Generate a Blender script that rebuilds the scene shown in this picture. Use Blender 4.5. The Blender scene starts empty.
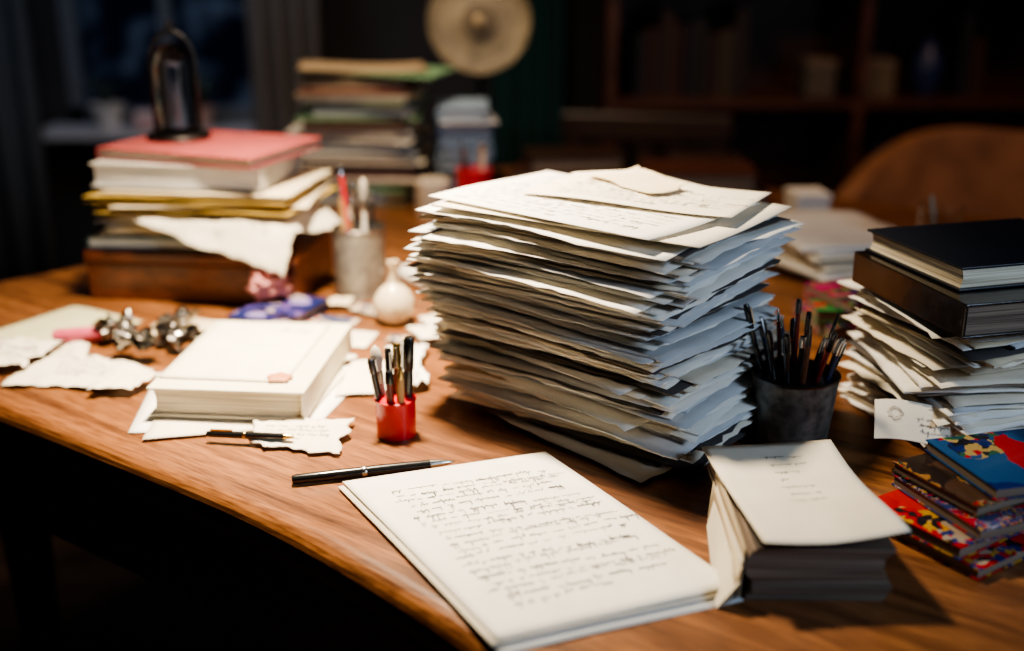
import bpy, bmesh, math, random
from mathutils import Vector, Matrix, noise
random.seed(7)
R=random.Random(11)
DZ=0.75
SC=bpy.context.scene
COL=SC.collection

# ------------------------------------------------------------ materials
MC={}
def newmat(name):
    m=bpy.data.materials.new(name); m.use_nodes=True
    return m,m.node_tree,m.node_tree.nodes['Principled BSDF']
def simple(name,col,rough=.6,metal=0,var=.12,scale=40,bump=.0,coat=0,spec=.5,trans=0,emit=None,es=0,sheen=0):
    if name in MC: return MC[name]
    m,nt,b=newmat(name)
    b.inputs['Roughness'].default_value=rough
    b.inputs['Metallic'].default_value=metal
    b.inputs['Coat Weight'].default_value=coat
    b.inputs['Specular IOR Level'].default_value=spec
    b.inputs['Transmission Weight'].default_value=trans
    tc=nt.nodes.new('ShaderNodeTexCoord'); n=nt.nodes.new('ShaderNodeTexNoise')
    n.inputs['Scale'].default_value=scale; n.inputs['Detail'].default_value=4
    nt.links.new(tc.outputs['Object'],n.inputs['Vector'])
    r=nt.nodes.new('ShaderNodeValToRGB')
    r.color_ramp.elements[0].position=.3; r.color_ramp.elements[1].position=.7
    c0=[max(0,c*(1-var)) for c in col]; c1=[min(1,c*(1+var)) for c in col]
    r.color_ramp.elements[0].color=(*c0,1); r.color_ramp.elements[1].color=(*c1,1)
    nt.links.new(n.outputs['Fac'],r.inputs['Fac']); nt.links.new(r.outputs['Color'],b.inputs['Base Color'])
    if bump:
        bp=nt.nodes.new('ShaderNodeBump'); bp.inputs['Strength'].default_value=bump; bp.inputs['Distance'].default_value=.002
        nt.links.new(n.outputs['Fac'],bp.inputs['Height']); nt.links.new(bp.outputs['Normal'],b.inputs['Normal'])
    if emit:
        b.inputs['Emission Color'].default_value=(*emit,1); b.inputs['Emission Strength'].default_value=es
    MC[name]=m; return m
def pages(name,a,b_,scale=700):
    if name in MC: return MC[name]
    m,nt,b=newmat(name); b.inputs['Roughness'].default_value=.8
    tc=nt.nodes.new('ShaderNodeTexCoord'); mp=nt.nodes.new('ShaderNodeMapping'); mp.inputs['Scale'].default_value=(6,6,scale)
    n=nt.nodes.new('ShaderNodeTexNoise'); n.inputs['Scale'].default_value=1; n.inputs['Detail'].default_value=2
    r=nt.nodes.new('ShaderNodeValToRGB'); r.color_ramp.elements[0].position=.32; r.color_ramp.elements[1].position=.6
    r.color_ramp.elements[0].color=(*a,1); r.color_ramp.elements[1].color=(*b_,1)
    nt.links.new(tc.outputs['Object'],mp.inputs['Vector']); nt.links.new(mp.outputs['Vector'],n.inputs['Vector'])
    nt.links.new(n.outputs['Fac'],r.inputs['Fac']); nt.links.new(r.outputs['Color'],b.inputs['Base Color'])
    bp=nt.nodes.new('ShaderNodeBump'); bp.inputs['Strength'].default_value=.4; bp.inputs['Distance'].default_value=.0008
    nt.links.new(n.outputs['Fac'],bp.inputs['Height']); nt.links.new(bp.outputs['Normal'],b.inputs['Normal'])
    MC[name]=m; return m
def wood(name,dark,light,rot=0,sx=1.5,sy=22,rough=.38,coat=.15,bump=.15,fine=.75):
    if name in MC: return MC[name]
    m,nt,b=newmat(name)
    L=nt.links.new
    tc=nt.nodes.new('ShaderNodeTexCoord'); mp0=nt.nodes.new('ShaderNodeMapping'); mp0.inputs['Rotation'].default_value=(0,0,rot)
    L(tc.outputs['Object'],mp0.inputs['Vector'])
    mp=nt.nodes.new('ShaderNodeMapping'); mp.inputs['Scale'].default_value=(sx,sy,sy)
    L(mp0.outputs['Vector'],mp.inputs['Vector'])
    n=nt.nodes.new('ShaderNodeTexNoise'); n.inputs['Scale'].default_value=1; n.inputs['Detail'].default_value=8; n.inputs['Distortion'].default_value=1.0
    L(mp.outputs['Vector'],n.inputs['Vector'])
    mp2=nt.nodes.new('ShaderNodeMapping'); mp2.inputs['Scale'].default_value=(sx*14,sy*8,sy*8)
    L(mp0.outputs['Vector'],mp2.inputs['Vector'])
    n2=nt.nodes.new('ShaderNodeTexNoise'); n2.inputs['Scale'].default_value=1; n2.inputs['Detail'].default_value=4
    L(mp2.outputs['Vector'],n2.inputs['Vector'])
    r=nt.nodes.new('ShaderNodeValToRGB'); r.color_ramp.elements[0].position=.28; r.color_ramp.elements[1].position=.74
    r.color_ramp.elements[0].color=(*dark,1); r.color_ramp.elements[1].color=(*light,1)
    L(n.outputs['Fac'],r.inputs['Fac'])
    r2=nt.nodes.new('ShaderNodeValToRGB'); r2.color_ramp.elements[0].position=.35; r2.color_ramp.elements[1].position=.55
    r2.color_ramp.elements[0].color=(.42,.35,.31,1); r2.color_ramp.elements[1].color=(1,1,1,1)
    L(n2.outputs['Fac'],r2.inputs['Fac'])
    mx=nt.nodes.new('ShaderNodeMix'); mx.data_type='RGBA'; mx.blend_type='MULTIPLY'; mx.inputs['Factor'].default_value=fine
    L(r.outputs['Color'],mx.inputs['A']); L(r2.outputs['Color'],mx.inputs['B']); L(mx.outputs['Result'],b.inputs['Base Color'])
    n3=nt.nodes.new('ShaderNodeTexNoise'); n3.inputs['Scale'].default_value=7; n3.inputs['Detail'].default_value=5
    L(tc.outputs['Object'],n3.inputs['Vector'])
    mr=nt.nodes.new('ShaderNodeMapRange'); mr.inputs['To Min'].default_value=max(.05,rough-.14); mr.inputs['To Max'].default_value=rough+.16
    L(n3.outputs['Fac'],mr.inputs['Value']); L(mr.outputs['Result'],b.inputs['Roughness'])
    b.inputs['Coat Weight'].default_value=coat; b.inputs['Coat Roughness'].default_value=.28
    bp=nt.nodes.new('ShaderNodeBump'); bp.inputs['Strength'].default_value=bump; bp.inputs['Distance'].default_value=.001
    L(n2.outputs['Fac'],bp.inputs['Height']); L(bp.outputs['Normal'],b.inputs['Normal'])
    MC[name]=m; return m
def colourful(name,seed,cols,scale=28,detail=4,mixth=.4):
    if name in MC: return MC[name]
    m,nt,b=newmat(name); L=nt.links.new
    tc=nt.nodes.new('ShaderNodeTexCoord'); mp=nt.nodes.new('ShaderNodeMapping'); mp.inputs['Location'].default_value=(seed*3.1,seed*1.7,seed)
    L(tc.outputs['Object'],mp.inputs['Vector'])
    nd=nt.nodes.new('ShaderNodeTexNoise'); nd.inputs['Scale'].default_value=scale*1.6; nd.inputs['Detail'].default_value=4
    L(mp.outputs['Vector'],nd.inputs['Vector'])
    ad=nt.nodes.new('ShaderNodeVectorMath'); ad.operation='MULTIPLY_ADD'; ad.inputs[1].default_value=(.03,.03,.03)
    L(nd.outputs['Color'],ad.inputs[0]); L(mp.outputs['Vector'],ad.inputs[2])
    def layer(sc,cl):
        v=nt.nodes.new('ShaderNodeTexVoronoi'); v.inputs['Scale'].default_value=sc; L(ad.outputs[0],v.inputs['Vector'])
        sp=nt.nodes.new('ShaderNodeSeparateColor'); L(v.outputs['Color'],sp.inputs['Color'])
        r=nt.nodes.new('ShaderNodeValToRGB'); r.color_ramp.interpolation='CONSTANT'; el=r.color_ramp.elements; k=len(cl)
        el[0].position=0; el[0].color=(*cl[0],1); el[1].position=1/k; el[1].color=(*cl[1],1)
        for i in range(2,k): e=el.new(i/k); e.color=(*cl[i],1)
        L(sp.outputs['Red'],r.inputs['Fac']); return r,sp
    r1,s1=layer(scale,cols[:2]+cols[:3]); r2,s2=layer(scale*detail,cols)
    th=nt.nodes.new('ShaderNodeMath'); th.operation='GREATER_THAN'; th.inputs[1].default_value=mixth; L(s1.outputs['Green'],th.inputs[0])
    mx=nt.nodes.new('ShaderNodeMix'); mx.data_type='RGBA'
    L(th.outputs[0],mx.inputs['Factor']); L(r1.outputs['Color'],mx.inputs['A']); L(r2.outputs['Color'],mx.inputs['B']); L(mx.outputs['Result'],b.inputs['Base Color'])
    b.inputs['Roughness'].default_value=.25; b.inputs['Coat Weight'].default_value=.35
    MC[name]=m; return m

P_WHITE=simple('paper_white',(.82,.79,.72),.75,var=.05,scale=25,bump=.08)
P_WARM=simple('paper_warm',(.78,.71,.58),.75,var=.06,scale=25,bump=.08)
P_GREY=simple('paper_grey',(.57,.58,.59),.75,var=.06,scale=25)
P_CREAM=simple('paper_cream',(.70,.59,.41),.75,var=.08,scale=20)
P_TAN=simple('paper_tan',(.36,.27,.17),.75,var=.1,scale=20)
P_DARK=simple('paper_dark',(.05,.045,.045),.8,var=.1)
P_GREEN=simple('paper_yellowgreen',(.56,.54,.34),.75,var=.07)
E_WHITE=pages('edge_white',(.42,.41,.40),(.88,.86,.83))
E_GREY=pages('edge_grey',(.24,.25,.27),(.72,.75,.78))
E_CREAM=pages('edge_cream',(.36,.29,.19),(.78,.70,.55))
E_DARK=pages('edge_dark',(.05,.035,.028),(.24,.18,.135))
INK=simple('ink',(.045,.04,.04),.6,var=.15)
INK_SOFT=simple('ink_soft',(.20,.17,.15),.7,var=.1)
DESKW=wood('desk_wood',(.078,.027,.010),(.36,.150,.055),rot=math.radians(36),sx=1.9,sy=44,rough=.36,coat=.3,fine=.8)
DARKW=wood('dark_wood',(.014,.006,.004),(.055,.024,.013),sx=2,sy=20,rough=.5)
MAHOG=wood('mahogany',(.085,.02,.010),(.26,.075,.032),sx=3,sy=30,rough=.35)
SHELFW=wood('shelf_wood',(.05,.015,.008),(.13,.042,.018),sx=2,sy=12,rough=.5)
FLOORW=wood('floor_wood',(.02,.01,.006),(.06,.032,.018),sx=1.2,sy=9,rough=.5)
BLACKP=simple('black_plastic',(.012,.012,.013),.25,coat=.3)
STEEL=simple('steel',(.60,.59,.57),.25,metal=1,var=.1)
DKSTEEL=simple('dark_steel',(.16,.15,.15),.3,metal=1,var=.2)
GOLD=simple('brass',(.6,.42,.18),.3,metal=1)
RED=simple('red_plastic',(.60,.010,.022),.35,coat=.3,var=.08)
NAVY=simple('navy_cloth',(.010,.013,.021),.45,var=.25,scale=300,bump=.12)
LEATHER=simple('dark_leather',(.010,.006,.0045),.25,var=.6,scale=60,bump=.3,coat=.25)
MAROON=simple('dusky_red_cloth',(.32,.065,.065),.6,var=.2,scale=30,bump=.1)
def glass(name,col,rough=.03,ior=1.45):
    m,nt,b=newmat(name); b.inputs['Base Color'].default_value=(*col,1); b.inputs['Transmission Weight'].default_value=1
    b.inputs['Roughness'].default_value=rough; b.inputs['IOR'].default_value=ior; return m
GLASS=glass('clear_glass',(.93,.96,.97),ior=1.2)
THIN=glass('thin_dome_glass',(.97,.98,.99),ior=1.12,rough=.0)

# ------------------------------------------------------------ helpers
def tag(o,label,cat,group=None,kind=None):
    if label: o['label']=label
    if cat: o['category']=cat
    if group: o['group']=group
    if kind: o['kind']=kind
def link(o,parent=None):
    COL.objects.link(o)
    if parent: o.parent=parent
    return o
def empty(name,loc,rotz=0,label=None,cat=None,group=None):
    e=bpy.data.objects.new(name,None); e.empty_display_size=.05
    e.location=loc; e.rotation_euler=(0,0,rotz); link(e); tag(e,label,cat,group); return e
def mesh(name,verts,faces,mats,fm=None,smooth=False,parent=None,loc=(0,0,0),rot=(0,0,0),bevel=0,bseg=2):
    me=bpy.data.meshes.new(name); me.from_pydata([tuple(v) for v in verts],[],faces)
    for m in (mats if isinstance(mats,(list,tuple)) else [mats]): me.materials.append(m)
    if fm: me.polygons.foreach_set('material_index',fm)
    if smooth: me.polygons.foreach_set('use_smooth',[True]*len(me.polygons))
    me.validate(); me.update()
    bm=bmesh.new(); bm.from_mesh(me); bmesh.ops.recalc_face_normals(bm,faces=bm.faces); bm.to_mesh(me); bm.free()
    o=bpy.data.objects.new(name,me); o.location=loc; o.rotation_euler=rot; link(o,parent)
    if bevel:
        md=o.modifiers.new('bevel','BEVEL'); md.width=bevel; md.segments=bseg; md.limit_method='ANGLE'; md.angle_limit=math.radians(40)
    return o
def boxgeo(x0,x1,y0,y1,z0,z1,V,F):
    b=len(V)
    V+= [(x0,y0,z0),(x1,y0,z0),(x1,y1,z0),(x0,y1,z0),(x0,y0,z1),(x1,y0,z1),(x1,y1,z1),(x0,y1,z1)]
    F+= [tuple(b+i for i in f) for f in [(0,3,2,1),(4,5,6,7),(0,1,5,4),(1,2,6,5),(2,3,7,6),(3,0,4,7)]]
def boxes(name,bl,mat,**k):
    V=[];F=[]
    for b in bl: boxgeo(*b,V,F)
    return mesh(name,V,F,mat,**k)
def lathe(name,prof,mat,seg=32,**k):
    V=[];F=[]
    n=len(prof)
    for i in range(seg):
        a=2*math.pi*i/seg
        for r,z in prof: V.append((r*math.cos(a),r*math.sin(a),z))
    for i in range(seg):
        j=(i+1)%seg
        for q in range(n-1):
            F.append((i*n+q,j*n+q,j*n+q+1,i*n+q+1))
    if prof[0][0]>1e-6: F.append(tuple(i*n for i in range(seg)))
    if prof[-1][0]>1e-6 : F.append(tuple(i*n+n-1 for i in reversed(range(seg))))
    o=mesh(name,V,F,mat,smooth=True,**k)
    bm=bmesh.new(); bm.from_mesh(o.data); bmesh.ops.remove_doubles(bm,verts=bm.verts,dist=1e-6); bmesh.ops.recalc_face_normals(bm,faces=bm.faces)
    for e in bm.edges:
        if len(e.link_faces)==2 and e.calc_face_angle(0)>math.radians(35): e.smooth=False
    bm.to_mesh(o.data); bm.free()
    return o
def tube(name,pts,r,mat,seg=8,**k):
    V=[];F=[];n=len(pts)
    pts=[Vector(p) for p in pts]
    up=Vector((0,0,1))
    for i,p in enumerate(pts):
        t=(pts[min(i+1,n-1)]-pts[max(i-1,0)]).normalized()
        s=t.cross(up)
        if s.length<1e-3: s=t.cross(Vector((0,1,0)))
        s.normalize(); u=s.cross(t)
        rr=r[i] if isinstance(r,(list,tuple)) else r
        for j in range(seg):
            a=2*math.pi*j/seg; V.append(p+s*rr*math.cos(a)+u*rr*math.sin(a))
    for i in range(n-1):
        for j in range(seg):
            k2=(j+1)%seg; F.append((i*seg+j,i*seg+k2,(i+1)*seg+k2,(i+1)*seg+j))
    F.append(tuple(range(seg))); F.append(tuple((n-1)*seg+j for j in reversed(range(seg))))
    return mesh(name,V,F,mat,smooth=True,**k)
def arch(name,pts,r,mat,seg=10,**k):
    V=[];F=[];n=len(pts); pts=[Vector(p) for p in pts]; Y=Vector((0,1,0))
    for i,p in enumerate(pts):
        t=(pts[min(i+1,n-1)]-pts[max(i-1,0)]).normalized(); s=t.cross(Y).normalized()
        for j in range(seg):
            a=2*math.pi*j/seg; V.append(p+s*r*math.cos(a)+Y*r*math.sin(a))
    for i in range(n-1):
        for j in range(seg):
            k2=(j+1)%seg; F.append((i*seg+j,i*seg+k2,(i+1)*seg+k2,(i+1)*seg+j))
    F.append(tuple(range(seg))); F.append(tuple((n-1)*seg+j for j in reversed(range(seg))))
    return mesh(name,V,F,mat,smooth=True,**k)
def sheet_geo(S,th,nx,ny):
    V=[];F=[];FM=[]
    for j in range(ny+1):
        for i in range(nx+1):
            V.append(Vector(S(i/nx,j/ny))+Vector((0,0,th)))
    n=len(V)
    for j in range(ny+1):
        for i in range(nx+1):
            V.append(V[j*(nx+1)+i]-Vector((0,0,th)))
    for j in range(ny):
        for i in range(nx):
            a=j*(nx+1)+i;b=a+1;c=b+nx+1;d=a+nx+1
            F.append((a,b,c,d));FM.append(0); F.append((n+a,n+d,n+c,n+b));FM.append(0)
    def side(a,b):
        F.append((a,n+a,n+b,b));FM.append(1)
    for i in range(nx):
        side(i,i+1); q=ny*(nx+1); side(q+i+1,q+i)
    for j in range(ny):
        side((j+1)*(nx+1),j*(nx+1)); side(j*(nx+1)+nx,(j+1)*(nx+1)+nx)
    return V,F,FM
def scribble(S,th,u0,u1,v0,v1,lines,rnd,V,F,FM,mi=2,wd=.00025,hgt=.34,fill=.85,step=.009,words=(.02,.035,.05,.08,.11)):
    """handwriting ribbons; text lines run along +u, rows go from v1 down to v0"""
    def pt(u,v): 
        return Vector(S(u,v))+Vector((0,0,th+.00025))
    for li in range(lines):
        vc=v1-(v1-v0)*(li+.5)/lines
        lh0=(v1-v0)/lines*hgt
        slope=rnd.uniform(-.03,.03); ph=rnd.uniform(0,6)
        u=u0+rnd.uniform(0,.05)
        end=u0+(u1-u0)*(rnd.uniform(fill,1) if li<lines-1 else .55)
        while u<end:
            wl=rnd.choice(words)*rnd.uniform(.8,1.2); pts=[]; lh=lh0*rnd.uniform(.55,1.5); w_=wd*rnd.uniform(.5,1.35)
            x=u; dy=slope*(u-u0)+.005*math.sin(u*14+ph)
            stp=step*rnd.uniform(.75,1.4)
            while x<u+wl:
                q=rnd.random(); tall=2.5 if q<.16 else (1.6 if q<.26 else 1)
                b=vc+dy
                pts.append((x,b-lh*.45*rnd.uniform(.3,1.1))); x+=stp*.5*rnd.uniform(.4,1.5)
                pts.append((x+stp*.7*tall*.6,b+lh*.45*tall*rnd.uniform(.3,1.1))); x+=stp*.45*rnd.uniform(.4,1.5)
                if rnd.random()<.15: pts.append((x-stp*.9,b-lh*1.5)); pts.append((x,b-lh*.2))
            for q in range(len(pts)-1):
                a=pt(*pts[q]); b=pt(*pts[q+1]); d=(b-a)
                if d.length<1e-6: continue
                s=Vector((-d.y,d.x,0)).normalized()*w_
                k=len(V); V+= [a-s,a+s,b+s,b-s]; F.append((k,k+1,k+2,k+3)); FM.append(mi)
            u+=wl+rnd.uniform(.012,.035)
def quadS(c,zf):
    c=[Vector((p[0],p[1],0)) for p in c]
    def S(u,v):
        p=c[0]*(1-u)*(1-v)+c[1]*u*(1-v)+c[2]*u*v+c[3]*(1-u)*v
        return Vector((p.x,p.y,zf(u,v,p)))
    return S
def loose(name,corners,z,zf,mat,label,cat='paper',th=.0004,edge=None,nx=16,ny=16,writing=None,jag=0,seed=0,group=None,ink=INK,wd=.00025):
    cx=sum(p[0] for p in corners)/4; cy=sum(p[1] for p in corners)/4
    cc=[(p[0]-cx,p[1]-cy) for p in corners]
    rnd=random.Random(seed)
    S0=quadS(cc,lambda u,v,p:zf(u,v))
    if jag:
        def S(u,v):
            p=S0(u,v)
            e=max(0,1-min(u,1-u,v,1-v)*5)
            n=noise.noise(Vector((p.x*22+seed,p.y*22,seed*1.3)))*1.5+.45*noise.noise(Vector((p.x*110,p.y*110+seed,1)))
            m=noise.noise(Vector((p.x*22,p.y*22-seed,9.3)))*1.5+.45*noise.noise(Vector((p.x*120,p.y*120+seed,5)))
            return Vector((p.x+n*jag*e,p.y+m*jag*e,p.z))
    else: S=S0
    V,F,FM=sheet_geo(S,th,nx,ny)
    if writing:
        for w in writing: scribble(S,th,*w,rnd,V,F,FM,wd=wd)
    o=mesh(name,V,F,[mat,edge or mat,ink],fm=FM,loc=(cx,cy,DZ+z))
    for i,p in enumerate(o.data.polygons): p.use_smooth=(p.material_index==0)
    tag(o,label,cat,group); return o
def nz(x,y,z=0): return noise.noise(Vector((x,y,z)))

def book(name,loc,rotz,w,l,h,cover,pg,label,cat='book',cth=.0025,over=.004,group=None,tilt=(0,0)):
    e=empty(name,(loc[0],loc[1],DZ+loc[2]),rotz,label,cat,group)
    e.rotation_euler=(tilt[0],tilt[1],rotz)
    boxes('cover',[(-w/2,w/2,-l/2,l/2,0,cth),(-w/2,w/2,-l/2,l/2,h-cth,h),(-w/2,-w/2+cth*1.2,-l/2,l/2,cth*.5,h-cth*.5)],cover,parent=e,bevel=.0009)
    V=[];F=[];n=8
    x0=-w/2+cth*1.2;x1=w/2-over;y0=-l/2+over;y1=l/2-over
    for k in range(n+1):
        z=cth+(h-2*cth)*k/n; b=.0025*math.sin(math.pi*k/n)
        V+=[(x0,y0,z),(x1-b,y0,z),(x1-b,y1,z),(x0,y1,z)]
    for k in range(n):
        for q in range(4):
            a=k*4+q;b2=k*4+(q+1)%4; F.append((a,b2,b2+4,a+4))
    F.append((3,2,1,0)); F.append((4*n,4*n+1,4*n+2,4*n+3))
    mesh('page_block',V,F,pg,parent=e)
    return e
def booklet(name,loc,rotz,w,l,h,cover,pg,label,cat='booklet',group=None,warp=.0015):
    e=empty(name,(loc[0],loc[1],DZ+loc[2]),rotz,label,cat,group)
    sd=R.uniform(0,50)
    def zf(x,y): return warp*(1+nz(x*9+sd,y*9,sd))*.5
    def mk(nm,z,th,inset,m,em):
        S=lambda u,v:Vector(((u-.5)*(w-inset),(v-.5)*(l-inset),z+zf((u-.5)*w,(v-.5)*l)))
        V,F,FM=sheet_geo(S,th,8,10); return mesh(nm,V,F,[m,em],fm=FM,parent=e)
    mk('page_block',.0012,h-.0024,.003,pg,pg)
    mk('front_cover',h-.0012,.0012,0,cover,cover)
    mk('back_cover',0,.0012,0,cover,cover)
    return e
def pen(p0,p1,r,body,tipm,label,name='pen',cat='pen',group=None,tip=.14,cap=False,clip=False,brush=False,blunt=False):
    p0=Vector(p0);p1=Vector(p1);d=p1-p0;L=d.length
    e=bpy.data.objects.new(name,None); e.empty_display_size=.02
    e.location=(p0.x,p0.y,DZ+p0.z); e.rotation_mode='QUATERNION'; e.rotation_quaternion=d.to_track_quat('Z','Y'); link(e); tag(e,label,cat,group)
    tl=L*tip
    lathe('barrel',[(0,0),(r*.75,.0004),(r*.95,.004),(r,L*.25),(r*1.03,L*.55),(r*.9,L-tl)],body,seg=14,parent=e)
    if brush:
        lathe('ferrule',[(r*.95,L-tl),(r*1.15,L-tl*.7),(r*1.1,L-tl*.6)],STEEL,seg=14,parent=e)
        lathe('bristles',[(r*1.1,L-tl*.6),(r*1.7,L-tl*.3),(r*1.2,L-tl*.1),(0,L)],simple('bristle',(.45,.40,.33),.8),seg=14,parent=e)
    elif blunt:
        lathe('end_cap',[(r*1.02,L-tl),(r*1.12,L-tl*.98),(r*1.08,L-.003),(r*.85,L-.0006),(0,L)],tipm,seg=14,parent=e)
        boxes('clip',[(-r*.3,r*.3,r*1.15,r*1.55,L-tl*.95,L-.004)],STEEL,parent=e,bevel=.0003)
    else:
        lathe('tip',[(r*.9,L-tl),(r*.72,L-tl*.6),(r*.45,L-tl*.25),(r*.18,L-tl*.08),(0,L)],tipm,seg=14,parent=e)
    if cap:
        lathe('cap_band',[(r*1.04,L*.42),(r*1.12,L*.425),(r*1.12,L*.445),(r*1.04,L*.45)],tipm,seg=14,parent=e)
    if clip:
        boxes('clip',[(-r*.3,r*.3,r*1.0,r*1.5,L*.05,L*.3)],tipm,parent=e,bevel=.0003)
    return e

# ------------------------------------------------------------ room
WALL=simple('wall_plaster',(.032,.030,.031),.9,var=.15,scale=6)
BACKY=3.8
wx0,wx1,wz0,wz1=-1.47,-.79,.68,1.95
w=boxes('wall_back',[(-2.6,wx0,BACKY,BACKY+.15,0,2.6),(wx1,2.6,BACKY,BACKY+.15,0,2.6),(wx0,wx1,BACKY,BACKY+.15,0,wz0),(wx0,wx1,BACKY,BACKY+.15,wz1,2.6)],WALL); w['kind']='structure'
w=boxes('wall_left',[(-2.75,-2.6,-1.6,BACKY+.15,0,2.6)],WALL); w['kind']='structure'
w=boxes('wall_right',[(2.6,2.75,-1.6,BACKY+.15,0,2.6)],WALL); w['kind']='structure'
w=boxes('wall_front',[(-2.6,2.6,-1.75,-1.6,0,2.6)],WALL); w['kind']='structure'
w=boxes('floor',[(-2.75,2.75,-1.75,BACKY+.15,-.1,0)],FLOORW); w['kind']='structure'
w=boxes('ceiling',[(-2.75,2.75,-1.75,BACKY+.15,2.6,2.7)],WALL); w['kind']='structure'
w=boxes('baseboard_back',[(-2.6,2.6,BACKY-.02,BACKY,0,.1)],DARKW); w['kind']='structure'
win=bpy.data.objects.new('window_1',None); link(win); win.location=((wx0+wx1)/2,BACKY+.05,wz0); win['kind']='structure'
hw=(wx1-wx0)/2; H=wz1-wz0
FR=simple('window_frame_paint',(.12,.13,.15),.6)
bl=[(-hw,-hw+.05,-.03,.03,0,H),(hw-.05,hw,-.03,.03,0,H),(-hw,hw,-.03,.03,0,.05),(-hw,hw,-.03,.03,H-.05,H),(-.02,.02,-.025,.025,.05,H-.05),(-hw,hw,-.02,.02,.62,.65)]
boxes('frame',bl,FR,parent=win)
m,nt,b=newmat('night_pane'); 
tc=nt.nodes.new('ShaderNodeTexCoord'); n=nt.nodes.new('ShaderNodeTexNoise'); n.inputs['Scale'].default_value=7
r=nt.nodes.new('ShaderNodeValToRGB'); r.color_ramp.elements[0].position=.48; r.color_ramp.elements[1].position=.72
r.color_ramp.elements[0].color=(.002,.004,.011,1); r.color_ramp.elements[1].color=(.05,.07,.11,1)
nt.links.new(tc.outputs['Object'],n.inputs['Vector']); nt.links.new(n.outputs['Fac'],r.inputs['Fac'])
nt.links.new(r.outputs['Color'],b.inputs['Base Color']); nt.links.new(r.outputs['Color'],b.inputs['Emission Color']); b.inputs['Emission Strength'].default_value=.35; b.inputs['Roughness'].default_value=.1
boxes('pane',[(-hw+.04,hw-.04,-.004,.004,.04,H-.04)],m,parent=win)
boxes('sill',[(-hw-.05,hw+.05,-.2,-.031,-.03,0.0)],simple('sill_paint',(.5,.5,.53),.5),parent=win)
def curtain(x0,x1,mat,label,y=BACKY-.09,folds=6,amp=.03):
    n=folds*10;V=[];F=[]
    rows=[.03,.7,1.4,2.35]
    for z in rows:
        for i in range(n+1):
            t=i/n; V.append((x0+(x1-x0)*t,amp*math.sin(t*folds*2*math.pi)+.008*math.sin(t*17+z*3),z))
    for j in range(len(rows)-1):
        for i in range(n): a=j*(n+1)+i; F.append((a,a+1,a+n+2,a+n+1))
    o=mesh('curtain',V,F,mat,smooth=True,loc=(0,y,0))
    md=o.modifiers.new('s','SOLIDIFY'); md.thickness=.003
    tag(o,label,'curtain')
curtain(-2.3,-1.46,simple('curtain_grey',(.075,.08,.085),.9),'heavy grey curtain hanging beside the night window',y=BACKY-.26,folds=9)
curtain(-.80,-.58,simple('curtain_pale',(.15,.135,.125),.9),'narrow pale grey curtain gathered beside the window',y=BACKY-.26,folds=4)
curtain(-.06,.17,simple('curtain_teal',(.012,.06,.055),.9),'dark teal curtain gathered next to the bookcase',folds=4)
def pot(x,z,r,h,mat,label):
    e=empty('flower_pot',(x,BACKY-.11,z),0,label,'pot')
    lathe('pot',[(0,0),(r*.7,0),(r,h*.9),(r*1.1,h*.9),(r*1.1,h),(r*.95,h),(r*.9,h*.88),(0,h*.88)],mat,parent=e,seg=20)
    V=[];F=[];rn=random.Random(int(x*100))
    for i in range(16):
        a=rn.uniform(0,6.28);le=rn.uniform(.06,.13);b=Vector((0,0,h*.88));d=Vector((math.cos(a)*.45,math.sin(a)*.3,.9)).normalized();s=Vector((-math.sin(a),math.cos(a),0))*.012
        k=len(V);V+=[b-s*.3,b+s*.3,b+d*le*.6+s,b+d*le*.6-s,b+d*le+Vector((math.cos(a)*.03,math.sin(a)*.03,-.01))]
        F+=[(k,k+1,k+2,k+3),(k+3,k+2,k+4)]
    mesh('leaves',V,F,simple('leaf_dim',(.06,.09,.07),.7),parent=e)
pot(-1.3,.68,.05,.08,simple('pot_white',(.7,.68,.67),.5),'small white pot with a plant on the window sill')
pot(-1.0,.68,.04,.07,simple('pot_terracotta',(.55,.36,.32),.7),'small brown pot with a plant on the window sill')
e=empty('jewellery_box',(-1.15,BACKY-.11,.68),.2,'small pinkish box on the window sill','box')
boxes('body',[(-.06,.06,-.035,.035,0,.04)],simple('boxpink',(.6,.38,.38),.6),parent=e,bevel=.003)
boxes('lid',[(-.063,.063,-.038,.038,.04,.055)],simple('boxpink2',(.65,.5,.49),.6),parent=e,bevel=.003)

# bookcase
sx0,sx1,sy0,sy1=.28,2.5,3.42,3.78
bc=empty('bookcase',((sx0+sx1)/2,(sy0+sy1)/2,0),0,'large dark reddish wooden bookcase against the wall','bookcase')
hx=(sx1-sx0)/2;hy=(sy1-sy0)/2
bnd=[-hx,-hx/3,hx/3,hx-.03]
for i,x in enumerate(bnd):
    boxes('upright',[(x,x+.03,-hy,hy,0,2.2)],SHELFW,parent=bc)
shelfz=[.08,.42,.78,1.14,1.5,1.86,2.17]
for z in shelfz:
    for k in range(3):
        boxes('shelf',[(bnd[k]+.03,bnd[k+1],-hy,hy,z,z+.025)],SHELFW,parent=bc)
boxes('back_panel',[(-hx,hx,hy-.01,hy,0,2.2)],SHELFW,parent=bc)
scx=(sx0+sx1)/2
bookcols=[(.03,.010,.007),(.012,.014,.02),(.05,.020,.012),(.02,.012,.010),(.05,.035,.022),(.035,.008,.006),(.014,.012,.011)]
rb=random.Random(5)
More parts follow.
